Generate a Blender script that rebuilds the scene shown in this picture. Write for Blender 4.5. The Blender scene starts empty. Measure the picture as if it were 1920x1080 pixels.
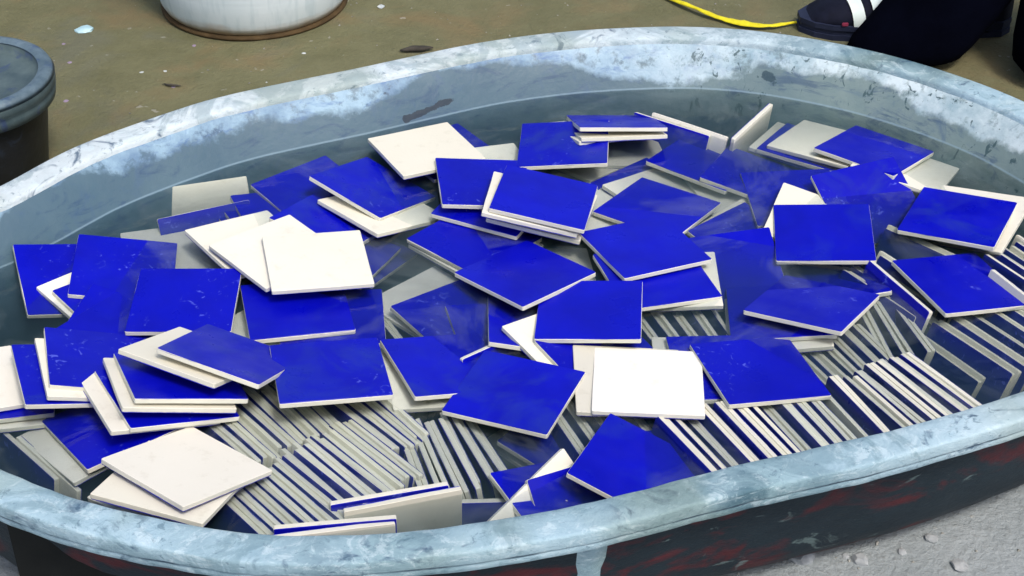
import bpy, bmesh, math, random
from mathutils import Vector, Matrix, Quaternion, noise
R = math.radians
rnd = random.Random(7)
scene = bpy.context.scene
C = scene.collection

# ------------------------------------------------------------------ camera, sky, sun, exposure
cam_d = bpy.data.cameras.new('camera'); cam = bpy.data.objects.new('camera', cam_d); C.objects.link(cam)
cam.location = (0, 0, 1.0); cam.rotation_euler = (R(55), 0, 0)
cam_d.sensor_width = 36; cam_d.lens = 56.25; cam_d.clip_start = .02; cam_d.clip_end = 400
scene.camera = cam
SUN_EL, SUN_AZ = 58, 148          # degrees; azimuth clockwise from +Y (far side)
w = bpy.data.worlds.new('World'); scene.world = w; w.use_nodes = True
nt = w.node_tree; bg = nt.nodes['Background']
sky = nt.nodes.new('ShaderNodeTexSky'); sky.sky_type = 'NISHITA'; sky.sun_disc = False
sky.sun_elevation = R(SUN_EL); sky.sun_rotation = R(SUN_AZ); sky.air_density = 1.0; sky.dust_density = 4.0; sky.ozone_density = 1.0
nt.links.new(sky.outputs[0], bg.inputs[0]); bg.inputs[1].default_value = .13
sd = bpy.data.lights.new('sun', 'SUN'); sd.energy = 1.5; sd.angle = R(12); sd.color = (1, .96, .9)
so = bpy.data.objects.new('sun', sd); C.objects.link(so)
dv = Vector((math.sin(R(SUN_AZ)) * math.cos(R(SUN_EL)), math.cos(R(SUN_AZ)) * math.cos(R(SUN_EL)), math.sin(R(SUN_EL))))
so.rotation_euler = dv.to_track_quat('Z', 'Y').to_euler(); so.location = dv * 5
scene.view_settings.view_transform = 'Standard'; scene.view_settings.look = 'None'
scene.view_settings.exposure = 0.55; scene.view_settings.gamma = 1
scene.cycles.transparent_max_bounces = 12
scene.cycles.volume_bounces = 1
scene.cycles.volume_max_steps = 64

# ------------------------------------------------------------------ helpers
def tag(o, label=None, cat=None, group=None, kind=None):
    if label: o['label'] = label
    if cat: o['category'] = cat
    if group: o['group'] = group
    if kind: o['kind'] = kind
    return o
def empty(name, loc=(0, 0, 0), rot=(0, 0, 0)):
    o = bpy.data.objects.new(name, None); o.empty_display_size = .02
    o.location = loc; o.rotation_euler = rot; C.objects.link(o); return o
def mobj(name, me, mat, parent=None):
    o = bpy.data.objects.new(name, me); C.objects.link(o)
    if mat and not me.materials: me.materials.append(mat)
    if parent: o.parent = parent
    return o
def pyd(name, v, f, smooth=True):
    me = bpy.data.meshes.new(name); me.from_pydata([tuple(p) for p in v], [], f); me.update()
    if smooth: me.polygons.foreach_set('use_smooth', [True] * len(me.polygons))
    return me
def grid_loft(name, rings, closed=True, caps=False, smooth=True):
    n = len(rings[0]); v = [p for r in rings for p in r]; f = []
    for i in range(len(rings) - 1):
        for j in range(n if closed else n - 1):
            k = (j + 1) % n; f.append((i * n + j, i * n + k, (i + 1) * n + k, (i + 1) * n + j))
    if caps:
        f.append(tuple(range(n - 1, -1, -1))); f.append(tuple((len(rings) - 1) * n + j for j in range(n)))
    return pyd(name, v, f, smooth)

class NT:
    """small node-building helper"""
    def __init__(s, name):
        s.m = bpy.data.materials.new(name); s.m.use_nodes = True; s.t = s.m.node_tree
        s.b = s.t.nodes.get('Principled BSDF'); s.out = s.t.nodes.get('Material Output')
    def n(s, typ, **kw):
        nd = s.t.nodes.new(typ)
        for k, v in kw.items():
            if k.startswith('i_'): nd.inputs[k[2:].replace('_', ' ')].default_value = v
            else: setattr(nd, k, v)
        return nd
    def l(s, a, b): s.t.links.new(a, b)
    def coord(s, which='Object', scale=(1, 1, 1)):
        tc = s.n('ShaderNodeTexCoord'); mp = s.n('ShaderNodeMapping'); mp.inputs['Scale'].default_value = scale
        s.l(tc.outputs[which], mp.inputs[0]); return mp.outputs[0]
    def noise(s, vec, scale, detail=5, rough=.55, dist=0):
        nd = s.n('ShaderNodeTexNoise'); nd.inputs['Scale'].default_value = scale; nd.inputs['Detail'].default_value = detail
        nd.inputs['Roughness'].default_value = rough; nd.inputs['Distortion'].default_value = dist
        s.l(vec, nd.inputs['Vector']); return nd.outputs['Fac']
    def ramp(s, fac, stops):
        nd = s.n('ShaderNodeValToRGB'); cr = nd.color_ramp
        while len(cr.elements) < len(stops): cr.elements.new(.5)
        for e, (p, c) in zip(cr.elements, stops):
            e.position = p; e.color = (c, c, c, 1) if isinstance(c, (int, float)) else (*c, 1)
        s.l(fac, nd.inputs[0]); return nd.outputs[0]
    def mix(s, fac, a, b, mode='MIX'):
        nd = s.n('ShaderNodeMix', data_type='RGBA', blend_type=mode)
        for sock, v in ((nd.inputs[0], fac), (nd.inputs[6], a), (nd.inputs[7], b)):
            if isinstance(v, (int, float)): sock.default_value = v
            elif isinstance(v, tuple): sock.default_value = (*v, 1)
            else: s.l(v, sock)
        return nd.outputs[2]
    def math(s, op, a, b=0.0, clamp=False):
        nd = s.n('ShaderNodeMath', operation=op, use_clamp=clamp)
        for sock, v in ((nd.inputs[0], a), (nd.inputs[1], b)):
            if isinstance(v, (int, float)): sock.default_value = v
            else: s.l(v, sock)
        return nd.outputs[0]
    def bump(s, h, strength=.3, dist=.002):
        nd = s.n('ShaderNodeBump'); nd.inputs['Strength'].default_value = strength; nd.inputs['Distance'].default_value = dist
        s.l(h, nd.inputs['Height']); s.l(nd.outputs[0], s.b.inputs['Normal'])
    def col(s, c, rough=.6, spec=.5):
        if isinstance(c, tuple): s.b.inputs['Base Color'].default_value = (*c, 1)
        else: s.l(c, s.b.inputs['Base Color'])
        if isinstance(rough, (int, float)): s.b.inputs['Roughness'].default_value = rough
        else: s.l(rough, s.b.inputs['Roughness'])
        s.b.inputs['Specular IOR Level'].default_value = spec
        return s.m

# ------------------------------------------------------------------ materials
def per_object_vec(m, seedscale=13.0):
    """object coordinates shifted by the object's random value, so copies do not repeat"""
    tc = m.n('ShaderNodeTexCoord'); oi = m.n('ShaderNodeObjectInfo')
    a = m.n('ShaderNodeVectorMath', operation='SCALE'); a.inputs[0].default_value = (17.3, 9.1, 5.7)
    m.l(oi.outputs['Random'], a.inputs['Scale'])
    b = m.n('ShaderNodeVectorMath', operation='ADD'); m.l(tc.outputs['Object'], b.inputs[0]); m.l(a.outputs[0], b.inputs[1])
    return b.outputs[0], oi.outputs['Random']

def mat_glaze():
    m = NT('blue_glaze'); v, r = per_object_vec(m)
    base = m.ramp(m.noise(v, 16, 4), [(.3, (.0010, .0018, .32)), (.7, (.0013, .003, .45))])
    base = m.mix(m.ramp(r, [(0, 0.), (1, .45)]), base, (.0012, .0025, .30))
    oc = m.n('ShaderNodeObjectInfo'); sp = m.n('ShaderNodeSeparateColor'); m.l(oc.outputs['Color'], sp.inputs[0])
    base = m.mix(m.math('MULTIPLY', sp.outputs[0], m.ramp(m.noise(v, 20, 4), [(.2, .6), (.7, 1.)])), base, (.012, .026, .075))   # shade between the standing row tiles, put into their glaze colour
    # thin pale streaks and specks of slip left on the glaze, only on some tiles
    speck = m.ramp(m.noise(v, 95, 3, .6, 1.2), [(.62, 0.), (.68, 1.)])
    patch = m.ramp(m.noise(v, 11, 2), [(.50, 0.), (.60, 1.)])
    on = m.math('GREATER_THAN', r, .35)
    f = m.math('MULTIPLY', m.math('MULTIPLY', speck, patch), on)
    base = m.mix(m.math('MULTIPLY', f, .5), base, (.12, .16, .70))
    film = m.math('MULTIPLY', m.ramp(m.noise(v, 14, 5, .62, .7), [(.50, 0.), (.72, 1.)]), m.ramp(m.math('FRACT', m.math('MULTIPLY', r, 7.3)), [(.45, 0.), (.75, .42)]))
    base = m.mix(film, base, (.022, .05, .20))
    m.bump(m.noise(v, 60, 4), .15, .001)
    return m.col(base, m.ramp(m.noise(v, 22, 5), [(.3, .22), (.7, .55)]), .18)

def mat_bisque():
    m = NT('cream_bisque'); v, r = per_object_vec(m)
    oi = m.n('ShaderNodeObjectInfo')
    base = m.mix(m.noise(v, 9, 5), (.66, .63, .525), (.77, .745, .645))
    base = m.mix(m.math('MULTIPLY', m.ramp(m.noise(v, 45, 6, .7), [(.56, 0.), (.75, 1.)]), .35), base, (.44, .40, .29))
    st = m.ramp(m.noise(v, 13, 3, .5, .8), [(.70, 0.), (.78, 1.)])
    base = m.mix(m.math('MULTIPLY', st, .45), base, (.42, .31, .15))
    base = m.mix(1.0, base, oi.outputs['Color'], 'MULTIPLY')
    m.bump(m.noise(v, 260, 4, .6), .25, .0006)
    return m.col(base, .62, .3)

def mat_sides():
    # tile sides, darker than the cream faces, with thin glaze runs below the glazed edge
    m = NT('darker_tile_side'); v, r = per_object_vec(m); tc = m.n('ShaderNodeTexCoord')
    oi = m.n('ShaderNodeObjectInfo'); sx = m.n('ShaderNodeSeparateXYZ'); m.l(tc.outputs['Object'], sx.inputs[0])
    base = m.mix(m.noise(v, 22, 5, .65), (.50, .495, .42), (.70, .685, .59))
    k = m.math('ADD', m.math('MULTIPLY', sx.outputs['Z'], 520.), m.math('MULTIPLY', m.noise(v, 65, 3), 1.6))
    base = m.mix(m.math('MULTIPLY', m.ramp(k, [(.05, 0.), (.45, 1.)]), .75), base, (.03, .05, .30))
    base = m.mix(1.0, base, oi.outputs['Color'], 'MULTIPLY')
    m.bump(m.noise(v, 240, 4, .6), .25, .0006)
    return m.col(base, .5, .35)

def mat_rim():
    m = NT('limed_rim'); v = m.coord('Object'); vs = m.coord('Object', (1, 1, 3))
    n1 = m.noise(v, 13, 8, .72, .8); n2 = m.noise(v, 46, 7, .75, .5); n3 = m.noise(v, 3.1, 3)
    base = m.mix(m.ramp(n1, [(.40, 0.), (.58, 1.)]), (.075, .15, .19), (.225, .345, .385))
    base = m.mix(m.ramp(n3, [(.42, 0.), (.60, 1.)]), base, m.mix(n2, (.22, .36, .44), (.48, .63, .70)))
    base = m.mix(m.ramp(n2, [(.60, 0.), (.70, .8)]), base, (.50, .62, .66))
    # the far left stretch of the rim carries a thick dry white crust
    sx = m.n('ShaderNodeSeparateXYZ'); m.l(v, sx.inputs[0])
    far = m.ramp(m.math('SUBTRACT', sx.outputs['Y'], m.math('MULTIPLY', sx.outputs['X'], .35)), [(.9, 0.), (1.0, 1.)]) if False else None
    mr = m.n('ShaderNodeMapRange'); mr.inputs['From Min'].default_value = 1.5; mr.inputs['From Max'].default_value = 1.9
    m.l(m.math('ADD', m.math('SUBTRACT', sx.outputs['Y'], m.math('MULTIPLY', sx.outputs['X'], .8)), m.math('MULTIPLY', m.math('SUBTRACT', n1, .5), .5)), mr.inputs['Value'])
    base = m.mix(m.math('MULTIPLY', mr.outputs[0], .85), base, m.mix(n2, (.42, .50, .53), (.76, .81, .82)))
    mr2 = m.n('ShaderNodeMapRange'); mr2.inputs['From Min'].default_value = .30; mr2.inputs['From Max'].default_value = .55
    m.l(m.math('ADD', sx.outputs['X'], m.math('MULTIPLY', m.math('SUBTRACT', n1, .5), .4)), mr2.inputs['Value'])
    lm = m.math('MULTIPLY', mr2.outputs[0], m.math('LESS_THAN', sx.outputs['Y'], 1.45))
    base = m.mix(m.math('MULTIPLY', lm, .6), base, m.mix(n2, (.34, .46, .52), (.70, .80, .83)))
    wf = m.ramp(m.noise(vs, 27, 7, .75, 1.2), [(.53, 0.), (.60, 1.)])
    base = m.mix(m.math('MULTIPLY', wf, .42), base, (.60, .72, .76))
    sw = m.ramp(m.noise(v, 6, 6, .7, 2.2), [(.50, 0.), (.56, 1.)])
    base = m.mix(m.math('MULTIPLY', sw, .42), base, (.10, .19, .23))
    dk = m.math('MULTIPLY', m.ramp(m.noise(v, 24, 5, .6, 1.4), [(.58, 0.), (.68, 1.)]), m.ramp(m.noise(v, 7, 3), [(.45, 0.), (.55, 1.)]))
    base = m.mix(m.math('MULTIPLY', dk, .85), base, (.03, .075, .14))
    fl = m.ramp(m.noise(vs, 70, 5, .7, .8), [(.60, 0.), (.66, 1.)])
    base = m.mix(m.math('MULTIPLY', fl, .55), base, (.055, .12, .17))
    gr = m.ramp(m.noise(v, 5.5, 3), [(.5, 0.), (.6, 1.)])
    base = m.mix(m.math('MULTIPLY', gr, .35), base, (.24, .30, .23))
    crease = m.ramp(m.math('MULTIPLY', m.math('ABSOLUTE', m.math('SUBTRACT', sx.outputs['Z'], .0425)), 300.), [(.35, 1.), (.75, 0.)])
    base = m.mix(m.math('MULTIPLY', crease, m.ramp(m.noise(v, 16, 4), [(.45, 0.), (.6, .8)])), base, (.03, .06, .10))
    m.bump(m.mix(.5, n2, m.noise(v, 130, 6, .75)), .8, .004)
    return m.col(base, m.ramp(n2, [(.3, .45), (.7, .8)]), .35)

def seg_mask(m, pos, a, b, rad, wob):
    """1 inside a wobbly capsule from a to b (a stain with its own place on the wall)"""
    av, bv = Vector(a), Vector(b); ab = bv - av
    s1 = m.n('ShaderNodeVectorMath', operation='SUBTRACT'); m.l(pos, s1.inputs[0]); s1.inputs[1].default_value = av
    d = m.n('ShaderNodeVectorMath', operation='DOT_PRODUCT'); m.l(s1.outputs[0], d.inputs[0]); d.inputs[1].default_value = ab / ab.length_squared
    t = m.math('MULTIPLY', d.outputs['Value'], 1.0, clamp=True)
    sc = m.n('ShaderNodeVectorMath', operation='SCALE'); sc.inputs[0].default_value = ab; m.l(t, sc.inputs['Scale'])
    s2 = m.n('ShaderNodeVectorMath', operation='SUBTRACT'); m.l(s1.outputs[0], s2.inputs[0]); m.l(sc.outputs[0], s2.inputs[1])
    ln = m.n('ShaderNodeVectorMath', operation='LENGTH'); m.l(s2.outputs[0], ln.inputs[0])
    d2 = m.math('ADD', ln.outputs['Value'], m.math('MULTIPLY', m.math('SUBTRACT', wob, .5), rad * 3.2))
    return m.ramp(m.math('DIVIDE', d2, rad), [(.75, 1.), (1.0, 0.)])

def mat_inside():
    m = NT('wet_tub_wall'); v = m.coord('Object')
    n1 = m.noise(v, 7, 6, .62, .5); n2 = m.noise(v, 42, 6, .7)
    base = m.mix(n1, (.032, .078, .125), (.10, .165, .20))
    sx = m.n('ShaderNodeSeparateXYZ'); m.l(v, sx.inputs[0])
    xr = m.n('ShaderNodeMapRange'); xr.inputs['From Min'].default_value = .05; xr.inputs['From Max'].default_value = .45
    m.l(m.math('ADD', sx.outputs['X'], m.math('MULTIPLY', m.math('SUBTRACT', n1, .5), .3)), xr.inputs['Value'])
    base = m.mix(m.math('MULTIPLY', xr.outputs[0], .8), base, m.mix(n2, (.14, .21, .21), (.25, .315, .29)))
    streak = m.ramp(m.noise(m.coord('Object', (1, 1, 3.5)), 15, 6, .7, .9), [(.54, 0.), (.64, 1.)])
    base = m.mix(m.math('MULTIPLY', streak, .6), base, (.025, .06, .13))
    base = m.mix(m.math('MULTIPLY', m.ramp(m.noise(v, 20, 5, .7, 1.), [(.55, 0.), (.7, 1.)]), .5), base, (.05, .10, .19))
    sx = m.n('ShaderNodeSeparateXYZ'); m.l(v, sx.inputs[0]); z = sx.outputs['Z']
    # crust of lime above the old waterline, ragged lower edge
    edge = m.math('ADD', m.math('MULTIPLY', m.math('SUBTRACT', m.noise(v, 3.1, 3, .5, .3), .5), .17), m.math('MULTIPLY', m.math('SUBTRACT', m.noise(v, 22, 5, .7), .5), .034))
    k = m.math('SUBTRACT', m.math('ADD', z, edge), .031)
    crust = m.ramp(m.math('ADD', m.math('MULTIPLY', k, 130.0), .5), [(.0, 0.), (1., 1.)])
    crl = m.mix(m.ramp(m.noise(v, 14, 6, .7), [(.38, 0.), (.62, 1.)]), (.12, .21, .32), (.28, .42, .52))
    crl = m.mix(m.math('MULTIPLY', m.ramp(m.noise(m.coord('Object', (1, 1, 3.)), 17, 6, .7, .8), [(.52, 0.), (.62, 1.)]), .75), crl, (.06, .14, .32))
    crw = m.mix(m.ramp(m.noise(v, 16, 6, .7), [(.35, 0.), (.6, 1.)]), (.28, .40, .44), (.58, .68, .70))
    crc = m.mix(xr.outputs[0], crl, crw)
    crc = m.mix(m.math('MULTIPLY', m.ramp(m.noise(v, 40, 6, .7, 1.5), [(.60, 0.), (.70, 1.)]), .5), crc, (.08, .15, .22))
    base = m.mix(m.math('MULTIPLY', crust, m.ramp(m.noise(v, 42, 6, .7), [(.36, .15), (.47, 1.)])), base, crc)
    # chips and scrapes showing the dark body
    tick = m.ramp(m.noise(m.coord('Object', (1, 1, .45)), 78, 4, .6, .9), [(.625, 0.), (.66, 1.)])
    side = m.ramp(sx.outputs['X'], [(.12, .0), (.25, 1.)])
    base = m.mix(m.math('MULTIPLY', m.math('MULTIPLY', tick, side), .85), base, (.035, .075, .085))
    wob = m.noise(v, 48, 4, .6)
    for a, b, r_, c in STAINS:
        base = m.mix(m.math('MULTIPLY', seg_mask(m, v, a, b, r_, wob), .85), base, c)
    # bright meniscus line along the waterline, painted into the wall colour
    wr = m.math('ABSOLUTE', m.math('SUBTRACT', z, .0012))
    base = m.mix(m.ramp(m.math('MULTIPLY', wr, 600.0), [(.3, .38), (.8, 0.)]), base, (.26, .38, .46))
    m.bump(m.mix(.5, n2, m.noise(v, 130, 5)), .5, .002)
    return m.col(base, m.ramp(n2, [(.3, .32), (.7, .6)]), .4)

def mat_outside():
    m = NT('flaked_maroon_paint'); v = m.coord('Object', (1, 1, 2.2))
    base = m.mix(m.noise(v, 12, 6, .7), (.002, .005, .010), (.014, .03, .042))
    red = m.ramp(m.noise(v, 6.5, 5, .6, .8), [(.525, 0.), (.60, 1.)])
    base = m.mix(m.math('MULTIPLY', red, .65), base, m.mix(m.noise(v, 40, 4), (.04, .003, .006), (.15, .012, .016)))
    base = m.mix(m.math('MULTIPLY', m.ramp(m.noise(v, 19, 5, .6, 1.), [(.64, 0.), (.69, 1.)]), .7), base, (.12, .17, .17))
    m.bump(m.noise(v, 60, 5, .7), .6, .003)
    return m.col(base, .6, .3)

def mat_water():
    m = NT('murky_water'); v = m.coord('Object')
    m.t.nodes.remove(m.b)
    tr = m.n('ShaderNodeBsdfTransparent'); tr.inputs[0].default_value = (.93, .97, 1, 1)
    gl = m.n('ShaderNodeBsdfGlossy'); gl.inputs['Roughness'].default_value = .04
    fr = m.n('ShaderNodeFresnel'); fr.inputs['IOR'].default_value = 1.33
    bp = m.n('ShaderNodeBump'); bp.inputs['Strength'].default_value = .55; bp.inputs['Distance'].default_value = .004
    m.l(m.noise(v, 14, 3, .5), bp.inputs['Height']); m.l(bp.outputs[0], gl.inputs['Normal']); m.l(bp.outputs[0], fr.inputs['Normal'])
    mx = m.n('ShaderNodeMixShader'); m.l(fr.outputs[0], mx.inputs[0]); m.l(tr.outputs[0], mx.inputs[1]); m.l(gl.outputs[0], mx.inputs[2])
    df = m.n('ShaderNodeBsdfDiffuse'); df.inputs[0].default_value = (.40, .47, .46, 1)      # faint pale matte patches mixed over the surface
    sc = m.math('MULTIPLY', m.ramp(m.noise(v, 9, 5, .62, 1.1), [(.50, 0.), (.74, 1.)]), .13)
    mx2 = m.n('ShaderNodeMixShader'); m.l(sc, mx2.inputs[0]); m.l(mx.outputs[0], mx2.inputs[1]); m.l(df.outputs[0], mx2.inputs[2])
    m.l(mx2.outputs[0], m.out.inputs['Surface'])
    pv = m.n('ShaderNodeVolumePrincipled'); pv.inputs['Color'].default_value = (.13, .24, .265, 1)
    pv.inputs['Density'].default_value = 12.5; pv.inputs['Anisotropy'].default_value = .2
    m.l(pv.outputs[0], m.out.inputs['Volume'])
    return m.m

def mat_ground():
    m = NT('damp_concrete'); v = m.coord('Object')
    sx = m.n('ShaderNodeSeparateXYZ'); m.l(v, sx.inputs[0])
    n1 = m.noise(v, 2.2, 6, .6); n2 = m.noise(v, 14, 7, .7); n3 = m.noise(v, 120, 4, .7)
    damp = m.mix(n2, (.082, .084, .038), (.205, .198, .112))
    damp = m.mix(m.math('MULTIPLY', m.ramp(m.noise(v, 7, 5, .6, .6), [(.5, 0.), (.66, 1.)]), .5), damp, (.20, .14, .07))
    damp = m.mix(m.math('MULTIPLY', m.ramp(m.noise(v, 5, 5, .6, .6), [(.55, 0.), (.68, 1.)]), .4), damp, (.12, .13, .11))
    dry = m.mix(n2, (.18, .21, .215), (.37, .40, .41))
    dry = m.mix(m.math('MULTIPLY', m.ramp(n3, [(.58, 0.), (.7, 1.)]), .6), dry, (.20, .21, .20))
    k = m.math('ADD', sx.outputs['Y'], m.math('MULTIPLY', m.math('SUBTRACT', n1, .5), .5))
    base = m.mix(m.ramp(k, [(0.0, 0.), (1.0, 1.)]), dry, damp) if False else None
    mr = m.n('ShaderNodeMapRange'); mr.inputs['From Min'].default_value = 1.5; mr.inputs['From Max'].default_value = 1.85
    m.l(k, mr.inputs['Value']); base = m.mix(mr.outputs[0], dry, damp)
    base = m.mix(m.math('MULTIPLY', m.ramp(m.noise(v, 60, 3, .5), [(.70, 0.), (.74, 1.)]), .4), base, (.45, .44, .40))
    m.bump(m.mix(.5, n2, n3), .9, .010)
    return m.col(base, .85, .2)

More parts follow.
